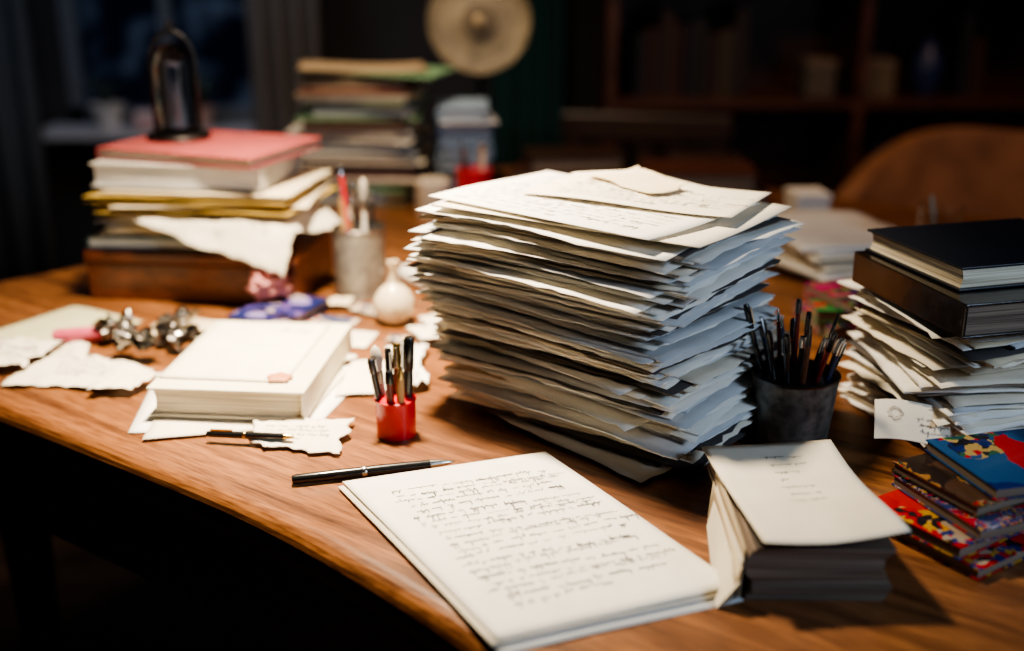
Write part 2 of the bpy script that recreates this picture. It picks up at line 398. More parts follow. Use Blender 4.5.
for z in [.445,.805]:
    for k in range(3):
        x=bnd[k]+.04+rb.uniform(0,.1)+scx; xe=bnd[k+1]-.03+scx-rb.uniform(.25,.45)
        while x<xe:
            t=rb.uniform(.02,.045);h=rb.uniform(.17,.27);dep=rb.uniform(.15,.21);c=rb.choice(bookcols)
            if z>.8 and (.82<x<1.175 or 1.15<x<1.345): x+=t; continue
            V=[];F=[]
            boxgeo(0,.003,-dep/2,dep/2,0,h,V,F);boxgeo(t-.003,t,-dep/2,dep/2,0,h,V,F);boxgeo(.003,t-.003,-dep/2,-dep/2+.003,0,h,V,F)
            nn=len(F); boxgeo(.003,t-.003,-dep/2+.004,dep/2-.004,.004,h-.004,V,F)
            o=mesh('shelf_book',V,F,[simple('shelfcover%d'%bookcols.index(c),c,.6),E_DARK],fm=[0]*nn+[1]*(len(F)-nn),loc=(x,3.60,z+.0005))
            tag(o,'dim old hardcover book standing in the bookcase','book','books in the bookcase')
            x+=t+.002
e=empty('vase',(1.27,3.55,.8055),0,'dark blue vase in the dark bookcase','vase'); e.scale=(1.1,1.1,1.1)
lathe('body',[(0,0),(.03,0),(.05,.05),(.045,.1),(.02,.14),(.025,.16),(.018,.16),(.015,.14),(0,.13)],simple('vase_blue',(.02,.035,.11),.4),parent=e)
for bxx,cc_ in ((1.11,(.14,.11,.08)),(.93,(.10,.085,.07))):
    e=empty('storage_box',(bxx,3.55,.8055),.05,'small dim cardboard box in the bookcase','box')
    boxes('body',[(-.045,.045,-.06,.06,0,.09)],simple('dimcard%d'%int(bxx*100),cc_,.8),parent=e,bevel=.002); boxes('lid',[(-.048,.048,-.063,.063,.09,.11)],simple('dimcard2',(.17,.13,.10),.8),parent=e,bevel=.002)

# ------------------------------------------------------------ desk
ctrl=[(-.86,1.375),(-.72,1.283),(-.578,1.187),(-.405,1.066),(-.255,.956),(-.135,.848),(-.035,.742),(.055,.62),(.22,.45),(.55,.28),(.95,.2),(1.35,.35),(1.58,.85),(1.5,1.5),(1.2,1.95),(.82,2.22),(.45,2.5),(.1,2.68),(-.2,2.6),(-.46,2.22),(-.697,1.83),(-.80,1.715),(-.93,1.58),(-.95,1.46)]
def cr(pts,sub=8):
    out=[];n=len(pts)
    for i in range(n):
        p=[Vector(pts[(i+k-1)%n]) for k in range(4)]
        for s in range(sub):
            t=s/sub
            out.append(.5*((2*p[1])+(-p[0]+p[2])*t+(2*p[0]-5*p[1]+4*p[2]-p[3])*t*t+(-p[0]+3*p[1]-3*p[2]+p[3])*t**3))
    return out
poly=cr(ctrl)
cen=Vector((.3,1.4))
desk=empty('desk',(cen.x,cen.y,0),0,'large warm brown wooden desk with rounded edges covered in papers','desk')
def prism(name,pl,z0,z1,mat,bevel=0,seg=3):
    n=len(pl);V=[(p.x-cen.x,p.y-cen.y,z1) for p in pl]+[(p.x-cen.x,p.y-cen.y,z0) for p in pl]
    F=[tuple(range(n)),tuple(range(2*n-1,n-1,-1))]+[(i,i+n,(i+1)%n+n,(i+1)%n) for i in range(n)]
    o=mesh(name,V,F,mat,parent=desk)
    if bevel:
        md=o.modifiers.new('b','BEVEL'); md.width=bevel; md.segments=seg; md.limit_method='ANGLE'; md.angle_limit=math.radians(50)
    return o
prism('tabletop',poly,DZ-.050,DZ,DESKW,bevel=.020,seg=6)
prism('apron',[cen+(p-cen)*.965 for p in poly],DZ-.16,DZ-.050,MAHOG)
for lx,ly in [(-.72,1.5),(.15,.72),(1.2,.65),(.1,2.35),(1.1,1.75)]:
    lathe('leg',[(0,0),(.03,0),(.028,.3),(.04,.55),(.045,.59)],DARKW,parent=desk,loc=(lx-cen.x,ly-cen.y,0),seg=16)

# ------------------------------------------------------------ paper stacks
def paper_stack(cx,cy,z0,rot,w,l,H,pitch,seed,group,labelf,W,offs,jit=(.006,.006,3),mats=None,name='paper_sheaf',big=.1,szv=.06,nx=16,ny=12,gaps=(.0006,.0009,.0013,.002,.0026),prot=.015,ths=(.0005,.0007,.001,.0014,.0022,.003),rag=.0,grow=lambda t:1):
    rn=random.Random(seed); z=z0; k=0
    c,s=math.cos(rot),math.sin(rot)
    while z<z0+H:
        th=rn.choice(ths)*pitch
        gap=rn.choice(gaps)*pitch
        t=(z-z0)/H
        ox,oy,oa=offs(t,z)
        ox+=rn.gauss(0,jit[0]); oy+=rn.gauss(0,jit[1]); a=math.radians(oa+rn.gauss(0,jit[2]))
        if rn.random()<big: a+=math.radians(rn.uniform(-8,8)); ox+=rn.uniform(-prot,prot); oy+=rn.uniform(-prot,prot)
        g=grow(t)
        ww=w*g*rn.uniform(1-szv,1+szv*.3); ll=l*g*rn.uniform(1-szv,1+szv*.3)
        ca,sa=math.cos(a),math.sin(a); p1=rn.uniform(0,6);p2=rn.uniform(0,6);k1=rn.uniform(12,34);k2=rn.uniform(12,34)
        zz=z
        notch=rn.uniform(0,.03)*(rn.random()<.5); nd=rn.choice([0,1])
        corner=rn.choice([0,1,2,3])
        def S(u,v):
            x=(u-.5)*ww; y=(v-.5)*ll
            x+=.0015*math.sin(y*40+p1)*(abs(u-.5)*2); y+=.0015*math.sin(x*35+p2)*(abs(v-.5)*2)
            if rag:
                x+=rag*nz(x*60+p1,y*60,k)*(abs(u-.5)*2)**4*2; y+=rag*nz(x*60,y*60+p2,k)*(abs(v-.5)*2)**4*2
            if notch: 
                q=u if nd else 1-u
                y*=1-notch*(1-q)*2
            X=ca*x-sa*y+ox; Y=sa*x+ca*y+oy
            e=max(abs(u-.5),abs(v-.5))*2
            cu=(u if corner&1 else 1-u); cv=(v if corner&2 else 1-v)
            own=.75*(.5+.5*math.sin(k1*x+p1)*math.sin(k2*y+p2))*e*e
            own+=.25*(cu*cv)**2
            return Vector((x,y,W(X,Y,zz)+gap*.9*own))
        V,F,FM=sheet_geo(S,th,nx,ny)
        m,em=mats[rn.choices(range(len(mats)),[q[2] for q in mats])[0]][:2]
        o=mesh(name,V,F,[m,em],fm=FM,loc=(cx+c*ox-s*oy,cy+s*ox+c*oy,DZ+z),rot=(0,0,rot+a))
        for p in o.data.polygons: p.use_smooth=(p.material_index==0)
        tag(o,labelf(k,t,m),'paper',group)
        z+=th+gap; k+=1
    return z
def lab(place):
    def f(k,t,m):
        nm={'paper_white':'white','paper_warm':'warm white','paper_grey':'grey','paper_cream':'cream','paper_tan':'tan','paper_dark':'dark'}[m.name]
        return '%s paper sheaf in %s'%(nm,place)
    return f
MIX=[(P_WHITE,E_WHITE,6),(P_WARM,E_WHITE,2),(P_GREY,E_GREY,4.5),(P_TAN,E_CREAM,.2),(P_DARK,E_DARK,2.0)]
rotM=math.radians(-37.9)
def Wm(X,Y,z):
    q=math.hypot(X/.155,Y/.112)
    return .0022*math.sin(15*X+z*13+1)*math.sin(12*Y+z*10+.5)-.006*max(0,q-.8)**1.4*(1+.7*math.sin(z*34)) + .005*X*math.sin(z*17)+.004*Y*math.sin(z*13+2)
def bump_(t): return math.exp(-((t-.72)/.2)**2)
def om(t,z):
    b=max(0,1-t*2.2); m_=bump_(t)
    return (-.006+.004*math.sin(t*6.5+.4)-.004*math.sin(t*21+1)+.008*t+.016*b-.013*m_, .003*math.sin(t*9)+.014*b-.004*m_, 2.0*math.sin(t*8+1)-1.5)
MCX,MCY=.100,1.186
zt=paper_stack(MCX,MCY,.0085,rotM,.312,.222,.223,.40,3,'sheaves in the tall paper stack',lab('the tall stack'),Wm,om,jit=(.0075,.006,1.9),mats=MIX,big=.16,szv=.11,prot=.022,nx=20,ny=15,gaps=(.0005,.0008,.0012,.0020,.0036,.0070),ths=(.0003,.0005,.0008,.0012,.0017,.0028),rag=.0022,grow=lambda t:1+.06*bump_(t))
nsheets=len([o for o in bpy.data.objects if o.name.startswith('paper_sheaf')])
print('SHEETS',nsheets)
def onstack(x,y):
    c,s=math.cos(rotM),math.sin(rotM); return (MCX+c*x-s*y,MCY+s*x+c*y)
def rect(cxy,w,l,ang):
    c,s=math.cos(ang),math.sin(ang)
    return [(cxy[0]+c*x-s*y,cxy[1]+s*x+c*y) for x,y in [(-w/2,-l/2),(w/2,-l/2),(w/2,l/2),(-w/2,l/2)]]
ztop=zt+.004
loose('letter',rect(onstack(.006,.002),.312,.222,rotM+.05),ztop,lambda u,v:.002*math.sin(u*5)*math.sin(v*4)-.004*u*u*v,P_WARM,'cream sheet lying flat near the top of the tall stack',edge=E_CREAM,th=.0008)
loose('letter',rect(onstack(-.014,-.008),.29,.200,rotM-.07),ztop+.004,lambda u,v:.0015*math.sin(u*4+1)*math.sin(v*5),P_WHITE,'handwritten white letter on top of the tall stack',writing=[(.06,.94,.06,.94,14)],seed=4,ink=INK_SOFT,wd=.0003)
loose('letter',rect(onstack(.022,.045),.235,.135,rotM+.16),ztop+.008,lambda u,v:.0015*math.sin(u*6)+.02*max(0,v-.72)**1.5*3*max(0,1-abs(u-.35)*3),P_WARM,'smaller cream note curling up on top of the tall stack',seed=5,ink=INK_SOFT,nx=24,ny=24,writing=[(.1,.9,.12,.7,7)],wd=.0003)
loose('torn_paper',rect(onstack(-.005,.075),.11,.06,rotM-.35),ztop+.0125,lambda u,v:.0015*math.sin(u*6)+.014*max(0,v-.5)**1.5,P_CREAM,'small torn cream scrap on top of the tall stack',seed=6,jag=.008,nx=20,ny=20)

rotR=math.radians(14)
def Wr(X,Y,z): 
    q=math.hypot(X/.14,Y/.1)
    return .003*math.sin(14*X+z*20)*math.sin(12*Y+z*8)-.008*max(0,q-.75)**1.5*(1+.6*math.sin(z*45))+.007*X*math.sin(z*40)
def orr(t,z): return (.007*math.sin(t*10)+.004*(1-t),.007*math.cos(t*7),5*math.sin(t*9))
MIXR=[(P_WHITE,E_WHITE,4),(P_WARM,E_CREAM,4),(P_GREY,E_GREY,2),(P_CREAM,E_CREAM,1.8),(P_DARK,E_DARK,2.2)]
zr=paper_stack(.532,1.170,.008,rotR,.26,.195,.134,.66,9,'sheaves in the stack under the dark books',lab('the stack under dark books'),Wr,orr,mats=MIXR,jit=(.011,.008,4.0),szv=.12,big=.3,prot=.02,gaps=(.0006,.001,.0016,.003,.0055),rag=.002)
book('hardcover_book',(.510,1.128,zr+.006),rotR,.235,.20,.034,LEATHER,E_DARK,'thick worn glossy black leather-bound book on a paper stack')
book('hardcover_book',(.499,1.146,zr+.006+.0345),rotR+.03+math.pi,.195,.162,.024,NAVY,E_CREAM,'dark navy cloth hardcover book lying on the leather book')
q=[Vector(p) for p in [(.362,1.042,.030),(.462,1.026,.026),(.466,1.058,.056),(.368,1.070,.060)]]
ctr=sum(q,Vector())/4
Sc=lambda u,v:((q[0]*(1-u)+q[1]*u)*(1-v)+(q[3]*(1-u)+q[2]*u)*v)-ctr+Vector((0,0,.003*math.sin(v*3)+.002*math.sin(u*7)))
V,F,FM=sheet_geo(Sc,.0006,12,10)
scribble(Sc,.0008,.40,.92,.15,.6,3,random.Random(2),V,F,FM,wd=.0002,step=.02,words=(.06,.1,.14))
rk_=random.Random(8); prev=None
for i in range(60):
    a=i*.5+rk_.uniform(-.3,.3); rr=.05+.07*rk_.random()
    uv=(.2+rr*math.cos(a)*.7,.58+rr*math.sin(a)*1.8)
    if prev and i%7:
        p1_=Sc(*prev)+Vector((0,-.0004,.0012)); p2_=Sc(*uv)+Vector((0,-.0004,.0012)); k=len(V)
        s_=Vector((0,.00012,.0002)); V+=[p1_-s_,p1_+s_,p2_+s_,p2_-s_]; F.append((k,k+1,k+2,k+3)); FM.append(2)
    prev=uv
o=mesh('printed_card',V,F,[P_WARM,E_WHITE,INK_SOFT],fm=FM,loc=(ctr.x,ctr.y,DZ+ctr.z)); tag(o,'pale printed card sticking out of the paper stack','card')

# ------------------------------------------------------------ foreground letter
A=(-.164,.995);B=(.034,1.063);C=(.183,.807);D=(-.011,.732)
def off(q,dx,dy): return [(p[0]+dx,p[1]+dy) for p in q]
loose('letter',off([D,C,B,A],.003,-.013),.0005,lambda u,v:.001*math.sin(v*4)+.0006*math.sin(u*5),P_GREY,'blank sheet under the handwritten letter on the desk',edge=E_WHITE)
loose('letter',off([D,C,B,A],-.004,-.005),.003,lambda u,v:.001*math.sin(v*4)+.0006*math.sin(u*5),P_WARM,'blank sheet just under the handwritten letter',edge=E_WHITE,th=.001)
loose('handwritten_letter',[D,C,B,A],.0055,lambda u,v:.0018*math.sin(v*3.1)*(.6+.4*math.sin(u*3))+.004*max(0,.25-v)*max(0,u-.5)*2,P_WHITE,'large handwritten letter page lying on the desk',edge=P_WHITE,writing=[(.12,.94,.11,.89,20)],seed=21,nx=24,ny=24,wd=.00028)

# ------------------------------------------------------------ thick note pad
pd=empty('note_pad',(.243,.882,DZ),math.radians(-1),'thick note pad block with a curved cream top sheet','note pad')
V=[];F=[];n=14
for i in range(n+1):
    z=.0005+.047*i/n; sh=.005*math.sin(i*.5)+.004*(i/n); ww=.055+.001*math.sin(i*2.1)
    V+=[(-ww+sh,-.088+.001*math.sin(i*1.7),z),(ww+sh,-.088+.001*math.sin(i*1.3),z),(ww+sh-.003,.09,z),(-ww+sh-.003,.09,z)]
for i in range(n):
    for q_ in range(4):
        a=i*4+q_;b2=i*4+(q_+1)%4;F.append((a,b2,b2+4,a+4))
F.append((3,2,1,0));F.append((4*n,4*n+1,4*n+2,4*n+3))
mesh('page_block',V,F,E_DARK,parent=pd)  # shade on the block's front is put into this dark edge colour
S=quadS([(-.046,-.100),(.071,-.088),(.056,.103),(-.068,.088)],lambda u,v,p:.0495+.007*abs(u-.45)**1.6*(1.2-v)*2+.003*math.cos(v*5)*(.4+u)+.003)
V,F,FM=sheet_geo(S,.0006,16,20); rn=random.Random(3)
scribble(S,.0006,.40,.75,.38,.90,7,rn,V,F,FM,wd=.00027,fill=.2,hgt=.14,step=.016,words=(.05,.09,.14))
o=mesh('top_sheet',V,F,[P_WARM,P_WARM,INK_SOFT],fm=FM,smooth=True,parent=pd)
for i in range(6):
    S=lambda u,v,i=i:Vector((-.0575-.0011*i-.006*(1-u)*(i*.5+.3)*(1-v*.7),-.087+(.15-.008*(i%3))*v-.003*i,.001+u*(.045-.004*i)+.002*math.sin(v*4+i)*u))
    V=[];F=[]
    for j in range(9):
        for q_ in range(5): V.append(S(q_/4,j/8))
    for j in range(8):
        for q_ in range(4): a=j*5+q_;F.append((a,a+1,a+6,a+5))
    o=mesh('loose_leaf',V,F,[P_CREAM,P_TAN,P_WARM][i%3],parent=pd); md=o.modifiers.new('s','SOLIDIFY'); md.thickness=.0005

# ------------------------------------------------------------ comics
cA=[(.38,.006,.008),(.46,.012,.010),(.012,.03,.15),(.012,.012,.016),(.45,.25,.03),(.34,.27,.21)]
cB=[(.006,.02,.13),(.010,.07,.20),(.38,.010,.015),(.01,.01,.015),(.40,.28,.10),(.02,.10,.05)]
cC=[(.02,.012,.010),(.07,.035,.02),(.30,.14,.04),(.05,.07,.03),(.35,.012,.01),(.30,.24,.19)]
cD=[(.02,.035,.15),(.05,.06,.17),(.38,.012,.03),(.012,.012,.03),(.28,.28,.35),(.36,.2,.04)]
def bl_(near_left,rot,w,l):
    c,s=math.cos(rot),math.sin(rot); return (near_left[0]+c*w/2-s*l/2,near_left[1]+s*w/2+c*l/2)
cs=[((.384,.822),33,.14,.105,.010,cA,1,'red'),((.372,.835),33,.14,.10,.012,cA,2,'red and blue'),((.390,.842),20,.13,.115,.011,cD,3,'blue patterned'),((.394,.862),26,.13,.10,.010,cC,4,'brown'),((.412,.872),14,.13,.105,.011,cB,8,'blue and red')]
z=.0005
for nl,ra,w_,l_,h_,cc,sd,nm in cs:
    ra=math.radians(ra); p=bl_(nl,ra,w_,l_)
    booklet('comic_book',(p[0],p[1],z),ra,w_,l_,h_,colourful('comic%d'%sd,sd,cc,{1:26,2:24,3:60,4:34,8:24}[sd],detail=5),E_DARK,'glossy %s printed comic booklet in a small pile'%nm,'comic book','pile of comic booklets',warp=.001)
    z+=h_+.0012

# ------------------------------------------------------------ pen cups
def cup(name,x,y,r0,r1,h,mat,label,cat,wall=.0015,rim=None,seg=36,ring=True):
    e=empty(name,(x,y,DZ),0,label,cat)
    lathe('body',[(0,0),(r0,0),(r1,h),(r1-wall,h),(r0-wall,wall*1.5),(0,wall*1.5)],mat,parent=e,seg=seg)
    if rim:
        lathe('rim',[(r1-wall*1.2,h-.001),(r1+.001,h-.0012),(r1+.0013,h+.0005),(r1,h+.0013),(r1-wall*1.4,h+.001)],rim,parent=e,seg=seg)
        if ring: lathe('base_ring',[(r0+.0002,0),(r0+.002,0),(r0+.002,.003),(r0+.0004,.0035)],rim,parent=e,seg=seg)
    return e
DKCUP=simple('worn_cup_metal',(.20,.19,.175),.5,metal=.7,var=.5,scale=80,bump=.15)
mx_,my_=.293,1.098
cup('pen_cup',mx_,my_,.0365,.0445,.079,DKCUP,'worn dark grey metal pen cup filled with pens','pen cup',rim=DKSTEEL)
rp=random.Random(2)
pcs=[BLACKP,BLACKP,DKSTEEL,simple('pen_brown',(.09,.035,.018),.35),simple('pen_maroon',(.14,.015,.012),.3),simple('pen_navy',(.02,.03,.07),.3),BLACKP]
n=22
for i in range(n):
    if i<14: a=2*math.pi*i/14+.2; ri=[.014,.004][i%2]; lean=[rp.uniform(.22,.30),rp.uniform(.32,.40)][i%2]
    else: a=2*math.pi*i/8; ri=.006; lean=rp.uniform(.05,.25)
    if math.sin(a)>.7: lean*=.6
    bx=mx_+math.cos(a)*ri; by=my_+math.sin(a)*ri
    Lp=rp.uniform(.112,.156)
    d=Vector((math.cos(a)*lean,math.sin(a)*lean*.85,1)).normalized()
    k=pcs[i%len(pcs)]
    pen((bx,by,.0035),tuple(Vector((bx,by,.0035))+d*Lp),rp.uniform(.0022,.0034),k,rp.choice([STEEL,DKSTEEL,BLACKP,BLACKP]),'dark slim pen standing in the dark metal cup',group='pens in the dark metal cup',tip=rp.choice([.1,.16]),cap=i%3==0,blunt=i%3!=1)
rx_,ry_=-.124,1.122
rc=cup('pen_cup',rx_,ry_,.0212,.0214,.041,RED,'small red plastic pen cup standing on the desk','pen cup',rim=RED,ring=False)
for a,ln,Lp,r_,kk,tt,kw in [(2.6,.15,.094,.0040,simple('pen_greyb',(.36,.36,.33),.5),STEEL,dict(brush=True,tip=.5)),(3.4,.16,.086,.0036,BLACKP,DKSTEEL,dict(tip=.2,blunt=True)),(1.5,.06,.094,.0042,simple('pen_brown2',(.22,.11,.05),.4),GOLD,dict(tip=.3,blunt=True)),(.3,.05,.105,.0052,BLACKP,BLACKP,dict(tip=.35,blunt=True)),(5.2,.08,.082,.0040,simple('pencil_tan',(.45,.28,.12),.5),GOLD,dict(tip=.2)),(.95,.13,.09,.0038,DKSTEEL,STEEL,dict(tip=.1,blunt=True)),(4.4,.04,.074,.0042,simple('pen_maroon',(.14,.015,.012),.3),BLACKP,dict(tip=.2,blunt=True)),(2.0,.10,.088,.0038,BLACKP,BLACKP,dict(tip=.3,blunt=True))]:
    bx=rx_+math.cos(a)*.0115; by=ry_+math.sin(a)*.0115
    d=Vector((math.cos(a)*ln,math.sin(a)*ln,1)).normalized()
    pen((bx,by,.0035),tuple(Vector((bx,by,.0035))+d*Lp),r_,kk,tt,'pen or brush standing in the small red cup',group='pens in the small red cup',**kw)

pen((-.214,.999,.0058),(-.057,1.041,.0055),.0052,BLACKP,STEEL,'black ballpoint pen with a silver tip lying on the desk',tip=.16,cap=True)
pen((-.322,1.100,.0095),(-.226,1.086,.0120),.0038,BLACKP,GOLD,'slim black pen with gold trim lying on torn paper',tip=.12,cap=True,clip=True)
mk=empty('marker_pen',(-.60,1.402,DZ+.0125),0,'pink highlighter marker with dark cap lying on paper','marker')
mk.rotation_euler=(0,math.radians(90),math.radians(14))
PINK=simple('pink_plastic',(.60,.10,.17),.35,coat=.3)
lathe('barrel',[(0,0),(.007,.001),(.010,.006),(.010,.062)],PINK,parent=mk,seg=20)
lathe('cap',[(.0104,.062),(.0104,.08),(.0085,.09),(.006,.094),(0,.095)],simple('marker_cap',(.10,.05,.06),.4),parent=mk,seg=20)

# ------------------------------------------------------------ book + papers
PALE=simple('pale_cover',(.76,.69,.54),.7,var=.06,scale=15,bump=.05)
loose('paper_sheet',[(-.412,1.120),(-.215,1.125),(-.17,1.33),(-.432,1.30)],.0006,lambda u,v:.0006+.0005*math.sin(u*6),P_WHITE,'white sheet lying under the pale hardcover book')
loose('paper_sheet',[(-.39,1.098),(-.23,1.135),(-.20,1.30),(-.40,1.28)],.0026,lambda u,v:.0004+.0004*math.sin(u*6+1),P_WARM,'cream sheet lying under the pale hardcover book')
book('hardcover_book',(-.302,1.265,.0055),math.radians(-5)+math.pi,.175,.235,.034,PALE,E_CREAM,'thick pale cream hardcover book lying on loose sheets',over=.005,cth=.003)
loose('paper_sheet',rect((-.312,1.275),.145,.20,math.radians(-6)),.0405,lambda u,v:.0005+.0006*math.sin(u*6)*math.sin(v*4),P_WARM,'thin blank sheet resting on the pale book',writing=[(.6,.9,.8,.9,1)],ink=INK_SOFT)
V=[];F=[]
nS=24
for ring,(rr,zz) in enumerate([(0,.0022),(.45,.0026),(.7,.0018),(.85,.003),(1,.0004),(1,0)]):
    for i in range(nS):
        a=2*math.pi*i/nS; q_=.012*rr*(1+.14*math.sin(a*5)+.05*math.sin(a*8+1)); V.append((q_*math.cos(a)*1.15,q_*math.sin(a),zz))
for k in range(5):
    for i in range(nS): j=(i+1)%nS; F.append((k*nS+i,k*nS+j,(k+1)*nS+j,(k+1)*nS+i))
o=mesh('wax_seal',V,F,simple('wax',(.50,.21,.11),.45),smooth=True,loc=(-.258,1.178,DZ+.0420)); tag(o,'reddish flower-shaped wax seal on the pale book','wax seal')

def cz(i,a=.006): return lambda u,v:a*abs(nz(u*3,v*3,i))+.4*a*abs(nz(u*9,v*9,i+3))+.001
loose('torn_paper',[(-.275,1.078),(-.175,1.068),(-.175,1.142),(-.285,1.138)],.0040,lambda u,v:.003*abs(nz(u*3,v*3,3))+.0035*min(1,v*3),P_WARM,'crumpled torn cream paper scrap on the desk',jag=.014,seed=3,ink=INK_SOFT,nx=24,ny=24,writing=[(.15,.8,.2,.8,4)])
loose('torn_paper',[(-.60,1.262),(-.475,1.238),(-.45,1.30),(-.582,1.40)],.0016,cz(5,.008),P_WARM,'torn white paper on the desk',jag=.014,seed=8,nx=28,ny=28,writing=[(.2,.8,.3,.8,4)],ink=INK_SOFT)
loose('torn_paper',[(-.70,1.31),(-.60,1.285),(-.585,1.385),(-.70,1.40)],.0096,cz(7,.008),P_WARM,'torn white paper with handwriting on the desk',jag=.014,seed=12,nx=28,ny=28,writing=[(.1,.9,.1,.9,6)],ink=INK_SOFT)
loose('torn_paper',[(-.49,1.22),(-.44,1.215),(-.425,1.27),(-.48,1.28)],.0096,cz(17,.005),P_WARM,'small torn cream scrap on the desk',jag=.010,seed=15,nx=20,ny=20)
loose('paper_sheet',[(-.72,1.43),(-.566,1.386),(-.515,1.505),(-.635,1.572)],.0005,lambda u,v:.0005+.001*math.sin(u*5),P_GREEN,'yellow-green sheet lying on the desk')
loose('paper_sheet',[(-.50,1.44),(-.40,1.42),(-.39,1.50),(-.49,1.52)],.0005,lambda u,v:.0005+.001*math.sin(u*5),P_CREAM,'small cream note lying on the desk')
loose('paper_sheet',[(-.205,1.22),(-.135,1.23),(-.15,1.34),(-.20,1.335)],.0026,lambda u,v:.001+.001*math.sin(u*5),P_WARM,'small cream sheet lying beside the pale book')
loose('torn_paper',[(-.135,1.225),(-.105,1.245),(-.11,1.38),(-.16,1.37)],.0066,cz(2,.02),P_WHITE,'crumpled white paper beside the tall stack',jag=.008,seed=31,nx=24,ny=24)
loose('printed_card',[(-.30,1.46),(-.23,1.44),(-.21,1.51),(-.28,1.53)],.0006,lambda u,v:.001,colourful('cardmix',9,[(.45,.36,.26),(.6,.5,.4),(.06,.08,.18),(.5,.18,.12),(.7,.65,.5),(.1,.1,.1)],35),'small colourful printed card on the desk','card')
loose('printed_card',[(-.235,1.40),(-.19,1.39),(-.18,1.45),(-.22,1.46)],.0006,lambda u,v:.001,P_WARM,'small pale card on the desk','card')
SCRP=colourful('scrapmix',14,[(.5,.42,.3),(.55,.45,.35),(.3,.08,.06),(.08,.12,.2),(.6,.5,.35),(.2,.15,.1)],40)
for i,(x,y,s_,mm) in enumerate([(-.275,1.405,.028,SCRP),(-.215,1.345,.020,P_WARM),(-.115,1.43,.026,P_WARM),(-.205,1.545,.024,SCRP),(-.10,1.50,.030,P_WARM),(-.25,1.565,.022,P_CREAM),(-.245,1.40,.016,P_TAN),(-.15,1.41,.018,SCRP),(-.27,1.36,.014,P_WARM)]):
    loose('torn_paper',rect((x,y),s_*2,s_*1.5,i*.9),.0045 if i==1 else .003+.0022*(i%3),cz(i+30,.004),mm,'small torn paper scrap on the desk near the vase',jag=.008,seed=50+i,nx=14,ny=14,group='torn scraps near the vase')

FOIL=simple('foil_metal',(.27,.25,.23),.25,metal=1,var=.5,scale=60)
def foil(x,y,z,sx,sy,sz,rot,sd,label,mat=FOIL,name='crumpled_foil',cat='foil',group='crumpled metal foil pieces',base=.62,twist=0):
    bm=bmesh.new(); bmesh.ops.create_icosphere(bm,subdivisions=4,radius=1)
    for v in bm.verts:
        p=v.co.normalized(); 
        q_=abs(nz(p.x*1.6+sd,p.y*1.6,p.z*1.6))*.9+abs(nz(p.x*3.6,p.y*3.6+sd,p.z*3.6))*.5
        r_=base+q_
        y_,z_=p.y*sy*r_,p.z*sz*r_; a=twist*p.x; f_=1-.35*math.cos(p.x*7)
        v.co=Vector((p.x*sx*r_,(y_*math.cos(a)-z_*math.sin(a))*f_,(y_*math.sin(a)+z_*math.cos(a))*f_)) if twist else Vector((p.x*sx*r_,y_,z_))
    mn=min(v.co.z for v in bm.verts)
    for v in bm.verts: v.co.z-=mn
    me=bpy.data.meshes.new(name); bm.to_mesh(me); bm.free(); me.materials.append(mat)
    o=bpy.data.objects.new(name,me); o.location=(x,y,DZ+z); o.rotation_euler=(0,0,rot); link(o); tag(o,label,cat,group)
foil(-.520,1.418,.004,.026,.012,.013,.4,1.3,'shiny crumpled metal foil piece beside the pink marker',twist=1.5)
foil(-.450,1.448,.004,.038,.011,.012,1.1,5.1,'long shiny twisted metal foil piece on the desk',twist=2)
foil(-.475,1.352,.009,.036,.013,.013,2.7,8.7,'shiny twisted metal foil piece on torn paper',twist=1.7)
foil(-.420,1.385,.001,.024,.011,.012,.6,12.2,'small twisted metal foil piece near the pale book',twist=1.5)
def binder(x,y,z,rot,tilt,s,label):
    e=empty('binder_clip',(x,y,DZ+z),rot,label,'binder clip'); e.rotation_euler=(tilt,0,rot); e.scale=(s,s,s)
    V=[];w=.024
    prof=[(-.011,0),(.011,0),(.013,.002),(.003,.026),(.0015,.026),(.0105,.0035),(-.0105,.0035),(-.0015,.026),(-.003,.026),(-.013,.002)]
    for x_ in (-w,w):
        for p in prof: V.append((x_,p[0],p[1]))
    n=len(prof);F=[(i,(i+1)%n,n+(i+1)%n,n+i) for i in range(n)]+[tuple(range(n)),tuple(range(2*n-1,n-1,-1))]
    mesh('spring_body',V,F,DKSTEEL,parent=e)
    for sg in (-1,1):
        pts=[(-.012,sg*.003,.024),(-.010,sg*.008,.034),(-.007,sg*.014,.046),(0,sg*.017,.052),(.007,sg*.014,.046),(.010,sg*.008,.034),(.012,sg*.003,.024)]
        tube('wire_handle',pts,.0013,STEEL,parent=e)
binder(-.462,1.400,.014,2.0,1.45,.75,'dark steel binder clip lying among the crumpled foil')

ra=math.atan2(1.473-1.526,-.341+.400)
booklet('booklet',(-.325,1.512,.0065),ra+.35,.090,.125,.011,colourful('purplemix',4,[(.012,.02,.10),(.03,.035,.17),(.10,.06,.22),(.25,.2,.45),(.01,.012,.04),(.35,.28,.3)],16,detail=3,mixth=.45),E_DARK,'flat glossy dark blue patterned booklet on the desk',warp=.0002)
foil(-.345,1.545,.0182,.024,.018,.020,.3,22.4,'crumpled pink paper ball resting on the blue booklet',mat=simple('pink_paper',(.62,.27,.26),.8),name='crumpled_paper',cat='crumpled paper',group=None,base=.7)

